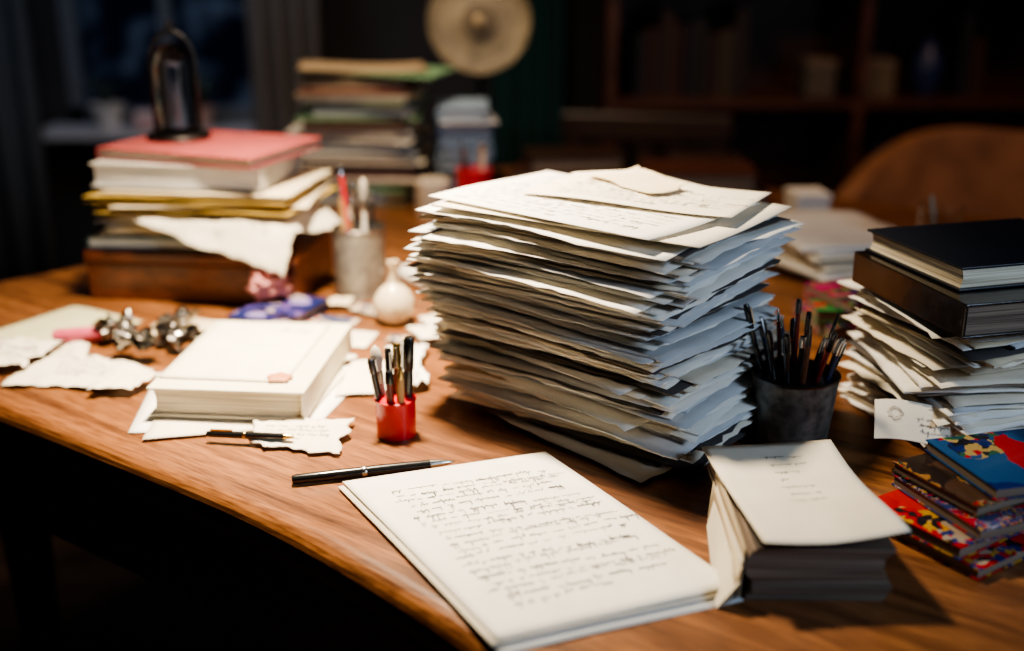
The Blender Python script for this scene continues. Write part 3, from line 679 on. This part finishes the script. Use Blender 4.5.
e=empty('bud_vase',(-.163,1.50,DZ),0,'small round white ceramic bud vase with narrow neck','vase')
lathe('body',[(0,0),(.014,0),(.023,.008),(.0285,.022),(.027,.036),(.019,.048),(.009,.056),(.0062,.066),(.006,.080),(.0085,.088),(.0065,.088),(.0045,.080),(.0045,.066),(0,.060)],simple('cream_ceramic',(.78,.66,.48),.3,coat=.4,var=.03),parent=e)
JAR=simple('jar_metal',(.38,.37,.34),.5,metal=.45,var=.3,scale=90)
jx,jy=-.226,1.632
cup('pen_jar',jx,jy,.036,.038,.104,JAR,'dull metal pen jar holding pens and a red pencil','pen jar',rim=STEEL)
for a,ln,Lp,kk,kw,nm in [(2.3,.24,.19,RED,dict(tip=.1),'red pencil'),(3.5,.12,.165,simple('pencil_tan',(.45,.28,.12),.5),dict(tip=.12),'tan pencil'),(1.2,.06,.17,simple('pen_greyb',(.28,.27,.24),.5),dict(tip=.35,brush=True),'paint brush'),(.4,.1,.155,BLACKP,dict(tip=.15),'black pen'),(5.3,.1,.15,simple('pen_white',(.75,.72,.66),.4),dict(tip=.15),'white pen'),(1.9,.14,.16,BLACKP,dict(tip=.2,blunt=True),'black marker'),(4.2,.05,.145,simple('pen_brown2',(.22,.11,.05),.4),dict(tip=.2,blunt=True),'brown pen')]:
    bx=jx+math.cos(a)*.014; by=jy+math.sin(a)*.014; d=Vector((math.cos(a)*ln*.6,math.sin(a)*ln*.6,1)).normalized()
    pen((bx,by,.004),tuple(Vector((bx,by,.004))+d*Lp),.0038,kk,STEEL,'%s standing in the metal jar'%nm,group='pens in the metal jar',**kw)

# ------------------------------------------------------------ box stack
bx_,by_=-.455,1.69; rB=math.radians(-7)
e=empty('wooden_box',(bx_,by_,DZ),rB,'dark reddish wooden box under a pile of books','box')
boxes('box_body',[(-.157,.157,-.1,.1,0,.056)],MAHOG,parent=e,bevel=.002)
boxes('lid',[(-.160,.160,-.103,.103,.0575,.074)],MAHOG,parent=e,bevel=.003)
TEAL=simple('teal_cover',(.02,.07,.085),.6)
book('hardcover_book',(bx_-.035,by_+.005,.0745),rB+.05,.25,.185,.02,TEAL,E_GREY,'dark teal hardcover book at the bottom of the pile')
zb=.097
def Wb(X,Y,z): return .002*math.sin(14*X+z*20)*math.sin(12*Y+z*8)-.010*max(0,math.hypot(X/.16,Y/.11)-.8)**1.4
zb=paper_stack(bx_+.0,by_,zb+.003,rB,.27,.19,.018,1.0,21,'sheaves in the pile on the wooden box',lab('the pile on the wooden box'),Wb,lambda t,z:(.0,.004,2),mats=[(P_WHITE,E_WHITE,3),(P_WARM,E_CREAM,4),(P_GREY,E_GREY,2),(P_TAN,E_CREAM,1)],big=.2,rag=.002,jit=(.006,.004,2.5),prot=.008)
cor=[(-.575,1.60),(-.320,1.520),(-.255,1.70),(-.55,1.80)]
def drape(u,v):
    x=(cor[0][0]*(1-u)+cor[1][0]*u)*(1-v)+(cor[3][0]*(1-u)+cor[2][0]*u)*v
    y=(cor[0][1]*(1-u)+cor[1][1]*u)*(1-v)+(cor[3][1]*(1-u)+cor[2][1]*u)*v
    lx=math.cos(-rB)*(x-bx_)-math.sin(-rB)*(y-by_); ly=math.sin(-rB)*(x-bx_)+math.cos(-rB)*(y-by_)
    d=max(0,-ly-.108)+.6*max(0,lx-.152)
    k_=abs(nz(u*7,v*7,3))+.6*abs(nz(u*15,v*15,8))
    return -min(.080,1.4*d**.98)+.002*math.sin(u*9+v*4)+.008*k_*min(1,d*30+.15)
loose('paper_sheet',cor,zb+.007,drape,P_WARM,'creased white sheet draping over the edge of the wooden box',nx=44,ny=44,th=.0006,jag=.006,seed=40,writing=[(.3,.9,.05,.25,3)],ink=INK_SOFT)
YEL=simple('yellow_folder',(.50,.34,.08),.7,var=.2,scale=20); YEL2=simple('mustard_folder',(.36,.24,.06),.7,var=.2,scale=20)
z=zb+.013
for i in range(7):
    mm=[YEL2,YEL,P_CREAM,YEL,YEL2,YEL,P_CREAM][i]; off_=[0,.012,.02,-.004,.01,-.006,.012][i]
    S0=lambda u,v,i=i:.0015*math.sin(u*4+i)*math.sin(v*3)+.0015
    o=loose('folder',rect((bx_+.005+off_,by_-.004),.285+.012*(i%2),.205,rB+[.05,-.09,.11,.02,-.05,.06,-.03][i]),z,S0,mm,'%s paper folder in the pile on the box'%['mustard','yellow','cream','yellow','mustard','yellow','cream'][i],'folder',th=.0016,edge=[mm,E_CREAM][i==2],group='folders in the pile on the wooden box',jag=.003,seed=70+i)
    z+=.0048
z+=.002
book('hardcover_book',(bx_-.012,by_+.0,z),rB-.02+math.pi,.255,.185,.034,simple('greywhite_cover',(.42,.40,.37),.6,var=.2,scale=20),E_WHITE,'thick greyish white hardcover book in the pile')
z+=.0345
book('hardcover_book',(bx_+.006,by_+.010,z),math.radians(-20),.262,.20,.016,MAROON,E_CREAM,'dusky red hardcover book on top of the pile')
z+=.0165
e=empty('glass_cloche',(-.507,1.735,DZ+z),.0,'glass dome display with dark metal frame on a book','glass dome')
lathe('base',[(0,0),(.046,0),(.048,.004),(.046,.008),(.038,.011),(0,.011)],DKSTEEL,parent=e)
lathe('glass_dome',[(.029,.0112),(.029,.105),(.026,.122),(.017,.135),(.006,.140),(0,.141),(0,.1402),(.0058,.1392),(.0165,.1342),(.0253,.1215),(.0283,.105),(.0283,.0112)],THIN,parent=e)
IRON=simple('dark_iron',(.03,.03,.032),.4,metal=.6)
pts=[(-.034,0,.009)]+[(-.034,0,.10)]+[(.034*-math.cos(a),0,.108+.050*math.sin(a)) for a in [i*math.pi/12 for i in range(1,12)]]+[(.034,0,.10),(.034,0,.009)]
arch('frame_arch',pts,.0034,IRON,parent=e)
lathe('finial',[(.003,.159),(.006,.165),(.004,.172),(0,.175)],IRON,parent=e,seg=12)

# ------------------------------------------------------------ back book stacks
rk=random.Random(17)
def kstack(x,y,rot,w,l,H,cols,group,place,wob=.02,sheets=None,pg=None,lean=.06,hs=(.010,.014,.018,.024,.030),pf=.6,cth=.0035,ra_=.2):
    z=.0005;i=0
    while z<H:
        h=rk.choice(hs)
        nm,c=cols[i%len(cols)]; i+=1
        mt=simple('cov_'+nm.replace(' ','_'),c,.65,var=.12)
        a=rot+rk.uniform(-ra_,ra_)
        sx=x+rk.uniform(-wob,wob)+lean*max(0,z-.12)
        book('hardcover_book',(sx,y+rk.uniform(-.008,.008),z),a+(0 if rk.random()<.7 else math.pi),w*rk.uniform(.80,1.02),l*rk.uniform(.85,1),h,mt,rk.choice(pg or [E_CREAM,E_WHITE,E_WHITE,E_DARK]),'%s book %s'%(nm,place),group=group,cth=cth,over=.006)
        z+=h+.0006
        if rk.random()<pf and z<H-.02:
            loose('folder',rect((sx+rk.uniform(-.012,.008),y),w*1.04,l*.98,a+rk.uniform(-ra_,ra_)),z+.0008,lambda u,v:.0008*math.sin(u*5),rk.choice(sheets or [P_WHITE,P_CREAM,P_TAN,simple('green_folder',(.16,.30,.17),.7),P_WARM]),'thin folder between books in a tall pile','folder',th=.003,nx=6,ny=6,group=group+' folders'); z+=.0055
    return z
kc=[('olive green',(.14,.18,.09)),('pale grey',(.40,.38,.35)),('dark red',(.18,.04,.03)),('dull cream',(.42,.34,.22)),('dark green',(.04,.09,.06)),('off white',(.48,.44,.36)),('brown',(.14,.07,.04)),('grey',(.22,.22,.21))]
zk=kstack(-.305,2.33,math.radians(-6),.235,.19,.250,kc,'books in the tall pile','lying in a tall pile of books',wob=.012,ra_=.16,lean=.03,hs=(.008,.011,.014,.020,.028))
loose('folder',rect((-.265,2.33),.27,.19,-.22),zk+.002,lambda u,v:.003*math.sin(u*4)+.002,simple('green_folder',(.16,.30,.17),.7),'dull green paper folder on top of a tall pile','folder',th=.003)
loose('folder',rect((-.300,2.33),.25,.17,.15),zk+.0095,lambda u,v:.004*math.sin(u*4+2)+.004,P_TAN,'crumpled tan folder on top of a tall pile','folder',th=.0015)
kb=[('slate blue',(.10,.17,.28)),('blue grey',(.17,.25,.36)),('dark blue',(.04,.07,.17)),('steel blue',(.22,.31,.42))]
kstack(-.097,2.295,math.radians(3),.110,.17,.19,kb,'blue grey books','lying in a narrow pile of books',wob=.003,sheets=[P_GREY],pg=[E_GREY],lean=0,hs=(.018,.024,.030),pf=.25,cth=.005,ra_=.05)
e=empty('candle',(-.152,2.155,DZ),0,'thick cream pillar candle standing before the book piles','candle')
lathe('wax',[(0,0),(.033,0),(.034,.004),(.034,.066),(.031,.070),(.026,.067),(0,.066)],simple('candle_wax',(.68,.6,.48),.5),parent=e)
tube('wick',[(0,0,.066),(.001,0,.074),(.003,0,.078)],.001,BLACKP,parent=e)
rcx,rcy=-.072,2.14
cup('pen_cup',rcx,rcy,.031,.034,.092,RED,'red pen cup with pens beside the book piles','pen cup',rim=RED)
for i,(a,ln,Lp,kk) in enumerate([(2.5,.1,.15,BLACKP),(1,.1,.155,simple('pencil_tan',(.45,.28,.12),.5)),(4,.08,.14,DKSTEEL),(5.5,.12,.15,simple('pen_white',(.75,.72,.66),.4)),(3.1,.05,.15,simple('pen_maroon',(.14,.015,.012),.3))]):
    bx=rcx+math.cos(a)*.014; by=rcy+math.sin(a)*.014; d=Vector((math.cos(a)*ln,math.sin(a)*ln,1)).normalized()
    pen((bx,by,.004),tuple(Vector((bx,by,.004))+d*Lp),.004,kk,STEEL,'slim pen standing in the distant red cup',group='pens in the distant red cup',tip=.15)
lathe('paper_roll',[(.006,0),(.014,0),(.014,.11),(.006,.11)],P_WHITE,loc=(-.165,1.70,DZ+.014),rot=(math.radians(90),0,math.radians(35)),seg=20)
tag(bpy.data.objects['paper_roll'],'rolled white paper lying behind the bud vase','paper roll')
e=empty('desk_lamp',(-.070,2.50,DZ),0,'desk lamp with a round aged cream dish shade','desk lamp')
lathe('base',[(0,0),(.06,0),(.062,.008),(.05,.016),(.01,.022),(0,.022)],DKSTEEL,parent=e)
tube('stem',[(0,0,.02),(0,.035,.12),(0,.05,.25),(0,.04,.33)],.006,DKSTEEL,parent=e)
CR=simple('aged_enamel',(.18,.15,.10),.6,var=.35,scale=16)
k_=.90
lathe('shade',[(r_*k_,z_*k_) for r_,z_ in [(0,.0),(.025,.0),(.05,-.008),(.09,-.012),(.116,-.002),(.122,.006),(.124,.003),(.117,-.008),(.09,-.018),(.05,-.014),(.0,-.006)]],CR,parent=e,loc=(0,.01,.340),rot=(math.radians(80),0,0),seg=48)
lathe('hub_plate',[(0,.004),(.034,.003),(.036,.001),(.036,-.003),(0,-.003)],simple('hub_dark',(.09,.07,.045),.5),parent=e,loc=(0,.008,.340),rot=(math.radians(80),0,0),seg=32)
lathe('bulb_cap',[(0,.026),(.010,.024),(.014,.016),(.013,.006),(.013,.004),(0,.004)],simple('hubm',(.75,.6,.4),.2,metal=.7),parent=e,loc=(0,.008,.340),rot=(math.radians(80),0,0),seg=24)

# ------------------------------------------------------------ right rear clutter
def low(x,y,rot,w,l,H,seed,place,group):
    return paper_stack(x,y,.005,rot,w,l,H,1.3,seed,group,lab(place),lambda X,Y,z:.003*math.sin(14*X+z*20)*math.sin(12*Y)-.008*max(0,math.hypot(X/(w/2),Y/(l/2))-.8)**1.4,lambda t,z:(0,0,0),mats=[(P_WHITE,E_WHITE,4),(P_WARM,E_CREAM,3),(P_CREAM,E_CREAM,1)],jit=(.012,.012,12),big=.4,nx=10,ny=10)
low(.520,1.80,.3,.20,.25,.052,5,'a low pile behind the tall stack','low pile behind the tall stack')
cCol=colourful('tin1',6,[(.03,.22,.06),(.5,.015,.03),(.02,.12,.05),(.55,.03,.08),(.02,.02,.03),(.5,.3,.06)],34)
cCo2=colourful('tin2',7,[(.3,.01,.04),(.06,.02,.15),(.5,.04,.15),(.02,.02,.03),(.05,.25,.08),(.3,.25,.05)],30)
booklet('comic_book',(.482,1.49,.0005),.2,.15,.12,.018,cCo2,E_DARK,'magenta and dark printed booklet behind the pen cup','comic book','booklets behind the pen cup')
booklet('comic_book',(.480,1.49,.0205),-.1,.14,.12,.016,cCol,E_DARK,'green and red printed booklet behind the pen cup','comic book','booklets behind the pen cup')
booklet('comic_book',(.486,1.49,.0385),.35,.13,.11,.012,cCo2,E_DARK,'red and violet printed booklet behind the pen cup','comic book','booklets behind the pen cup')
e=empty('drinking_glass',(.655,1.70,DZ),0,'clear glass tumbler behind the dark books','glass')
lathe('tumbler',[(0,0),(.028,0),(.034,.12),(.0325,.12),(.0265,.006),(0,.006)],GLASS,parent=e)
tube('straw',[(0.01,0,.008),(-.018,0,.135)],.0025,simple('strawm',(.3,.4,.36),.4),parent=e)
e=empty('storage_box',(.562,2.13,DZ),.1,'small white cardboard box with lid near the desk edge','box')
boxes('body',[(-.032,.032,-.035,.035,0,.042)],P_WHITE,parent=e,bevel=.001); boxes('lid',[(-.034,.034,-.037,.037,.042,.053)],P_WHITE,parent=e,bevel=.001)
CD1=simple('cov_dark',(.035,.018,.012),.4); CD2=simple('cov_dark2',(.08,.028,.016),.4)
book('hardcover_book',(.36,2.2,.0005),.15,.24,.17,.05,CD1,E_DARK,'thick dark book lying behind the tall stack')
book('hardcover_book',(.36,2.2,.052),-.1,.22,.16,.034,CD2,E_DARK,'brown book lying on a thick dark book')
book('hardcover_book',(.12,2.42,.0005),-.2,.22,.16,.045,CD2,E_DARK,'dark brown book lying at the rear desk edge')
book('hardcover_book',(.13,2.42,.047),.1,.20,.15,.03,CD1,E_DARK,'dark book lying on a brown book')
book('hardcover_book',(.41,2.39,.0005),-.35,.14,.10,.075,CD1,E_CREAM,'thick dark book at the rear desk edge')

# ------------------------------------------------------------ chairs
CHL=simple('brown_leather',(.24,.115,.062),.6,var=.3,scale=10,bump=.3,spec=.25)
def leather_chair(x,y,rot):
    e=empty('leather_chair',(x,y,0),rot,'worn tan brown leather tub chair with a rounded backrest','chair')
    nu,nv=32,12;V=[];F=[]
    def Sb(u,v,off):
        a=math.radians(-105+210*u); r=.30+off
        top=.82-.30*abs(u-.55)**2*4-.08*max(0,abs(u-.55)*2-.55)+.008*math.sin(u*19)
        z=.42+(top-.42)*v
        r2=r+.05*v+.006*math.sin(u*23+v*5)
        return Vector((math.sin(a)*r2,math.cos(a)*r2*.85,z))
    for off in (0,.05):
        for j in range(nv+1):
            for i in range(nu+1): V.append(Sb(i/nu,j/nv,off))
    n=(nu+1)*(nv+1)
    for j in range(nv):
        for i in range(nu):
            a=j*(nu+1)+i; F+=[(a,a+1,a+nu+2,a+nu+1),(n+a,n+a+nu+1,n+a+nu+2,n+a+1)]
    for i in range(nu): F+=[(i,n+i,n+i+1,i+1),(nv*(nu+1)+i,nv*(nu+1)+i+1,n+nv*(nu+1)+i+1,n+nv*(nu+1)+i)]
    for j in range(nv):
        a=j*(nu+1);b=a+nu+1; F+=[(a,b,n+b,n+a),(a+nu,n+a+nu,n+b+nu,b+nu)]
    o=mesh('backrest',V,F,CHL,smooth=True,parent=e); 
    md=o.modifiers.new('b','BEVEL'); md.width=.018; md.segments=3; md.limit_method='ANGLE'
    lathe('seat',[(0,.36),(.26,.36),(.285,.39),(.285,.43),(.26,.46),(0,.47)],CHL,parent=e)
    for sx in (-1,1):
        for sy in (-1,1):
            lathe('leg',[(0,0),(.015,0),(.024,.37),(0,.37)],DARKW,parent=e,loc=(sx*.18,sy*.17,0),seg=12)
leather_chair(1.10,2.50,-.15)
e=empty('wooden_chair',(.33,2.95,0),-.2,'dark wooden chair pushed behind the desk','chair')
for sx in (-1,1):
    boxes('back_post',[(sx*.2-.02,sx*.2+.02,.17,.21,0,.80)],DARKW,parent=e,bevel=.005)
    boxes('leg',[(sx*.2-.02,sx*.2+.02,-.21,-.17,0,.43)],DARKW,parent=e,bevel=.005)
boxes('seat',[(-.23,.23,-.22,.22,.43,.465)],DARKW,parent=e,bevel=.008)
boxes('top_rail',[(-.235,.235,.165,.215,.73,.81)],DARKW,parent=e,bevel=.01)
for k in range(5): boxes('slat',[(-.15+k*.07,-.12+k*.07,.18,.2,.465,.73)],DARKW,parent=e,bevel=.003)

# ------------------------------------------------------------ lights
def area(name,loc,target,size,energy,col,spread=180):
    l=bpy.data.lights.new(name,'AREA'); l.shape='DISK'; l.size=size; l.energy=energy; l.color=col; l.spread=math.radians(spread)
    o=bpy.data.objects.new(name,l); o.location=loc; d=Vector(target)-Vector(loc); o.rotation_euler=d.to_track_quat('-Z','Y').to_euler(); link(o); return o
area('key_lamp',(-.22,1.37,1.86),(-.24,1.26,.75),.15,18,(1,.83,.60),80)
area('cool_fill',(1.35,.0,1.6),(.3,1.1,.85),.4,5,(.60,.77,1),110)  # added cool fill for the stack's right face, no window on this side
area('rear_fill',(-.35,1.75,1.95),(-.22,2.4,.95),.25,5.5,(1,.76,.52),100)  # added warm fill for the back piles and dish shade, no fixture there
area('room_glow',(1.2,2.0,2.4),(1.10,3.0,.75),.6,6.5,(1,.62,.40),125)  # added warm fill standing in for ambient light on bookcase and chair
area('sill_fill',(-1.0,2.6,2.2),(-1.1,3.8,.7),.5,3.5,(.66,.78,1),120)  # added fill inside the room, brightens the window and sill objects
W=bpy.data.worlds.new('night'); SC.world=W; W.use_nodes=True
bg=W.node_tree.nodes['Background']; bg.inputs['Color'].default_value=(.01,.016,.03,1); bg.inputs['Strength'].default_value=.5
try: SC.view_settings.look='AgX - Medium High Contrast'
except Exception as ex: print(ex)

# ------------------------------------------------------------ camera
cam=bpy.data.cameras.new('camera'); co=bpy.data.objects.new('camera',cam); link(co)
cam.lens=40; cam.sensor_width=36; co.location=(0,0,1.25); co.rotation_euler=(math.radians(90-18.6),0,0)
cam.dof.use_dof=True; cam.dof.focus_distance=1.10; cam.dof.aperture_fstop=1.7
SC.camera=co
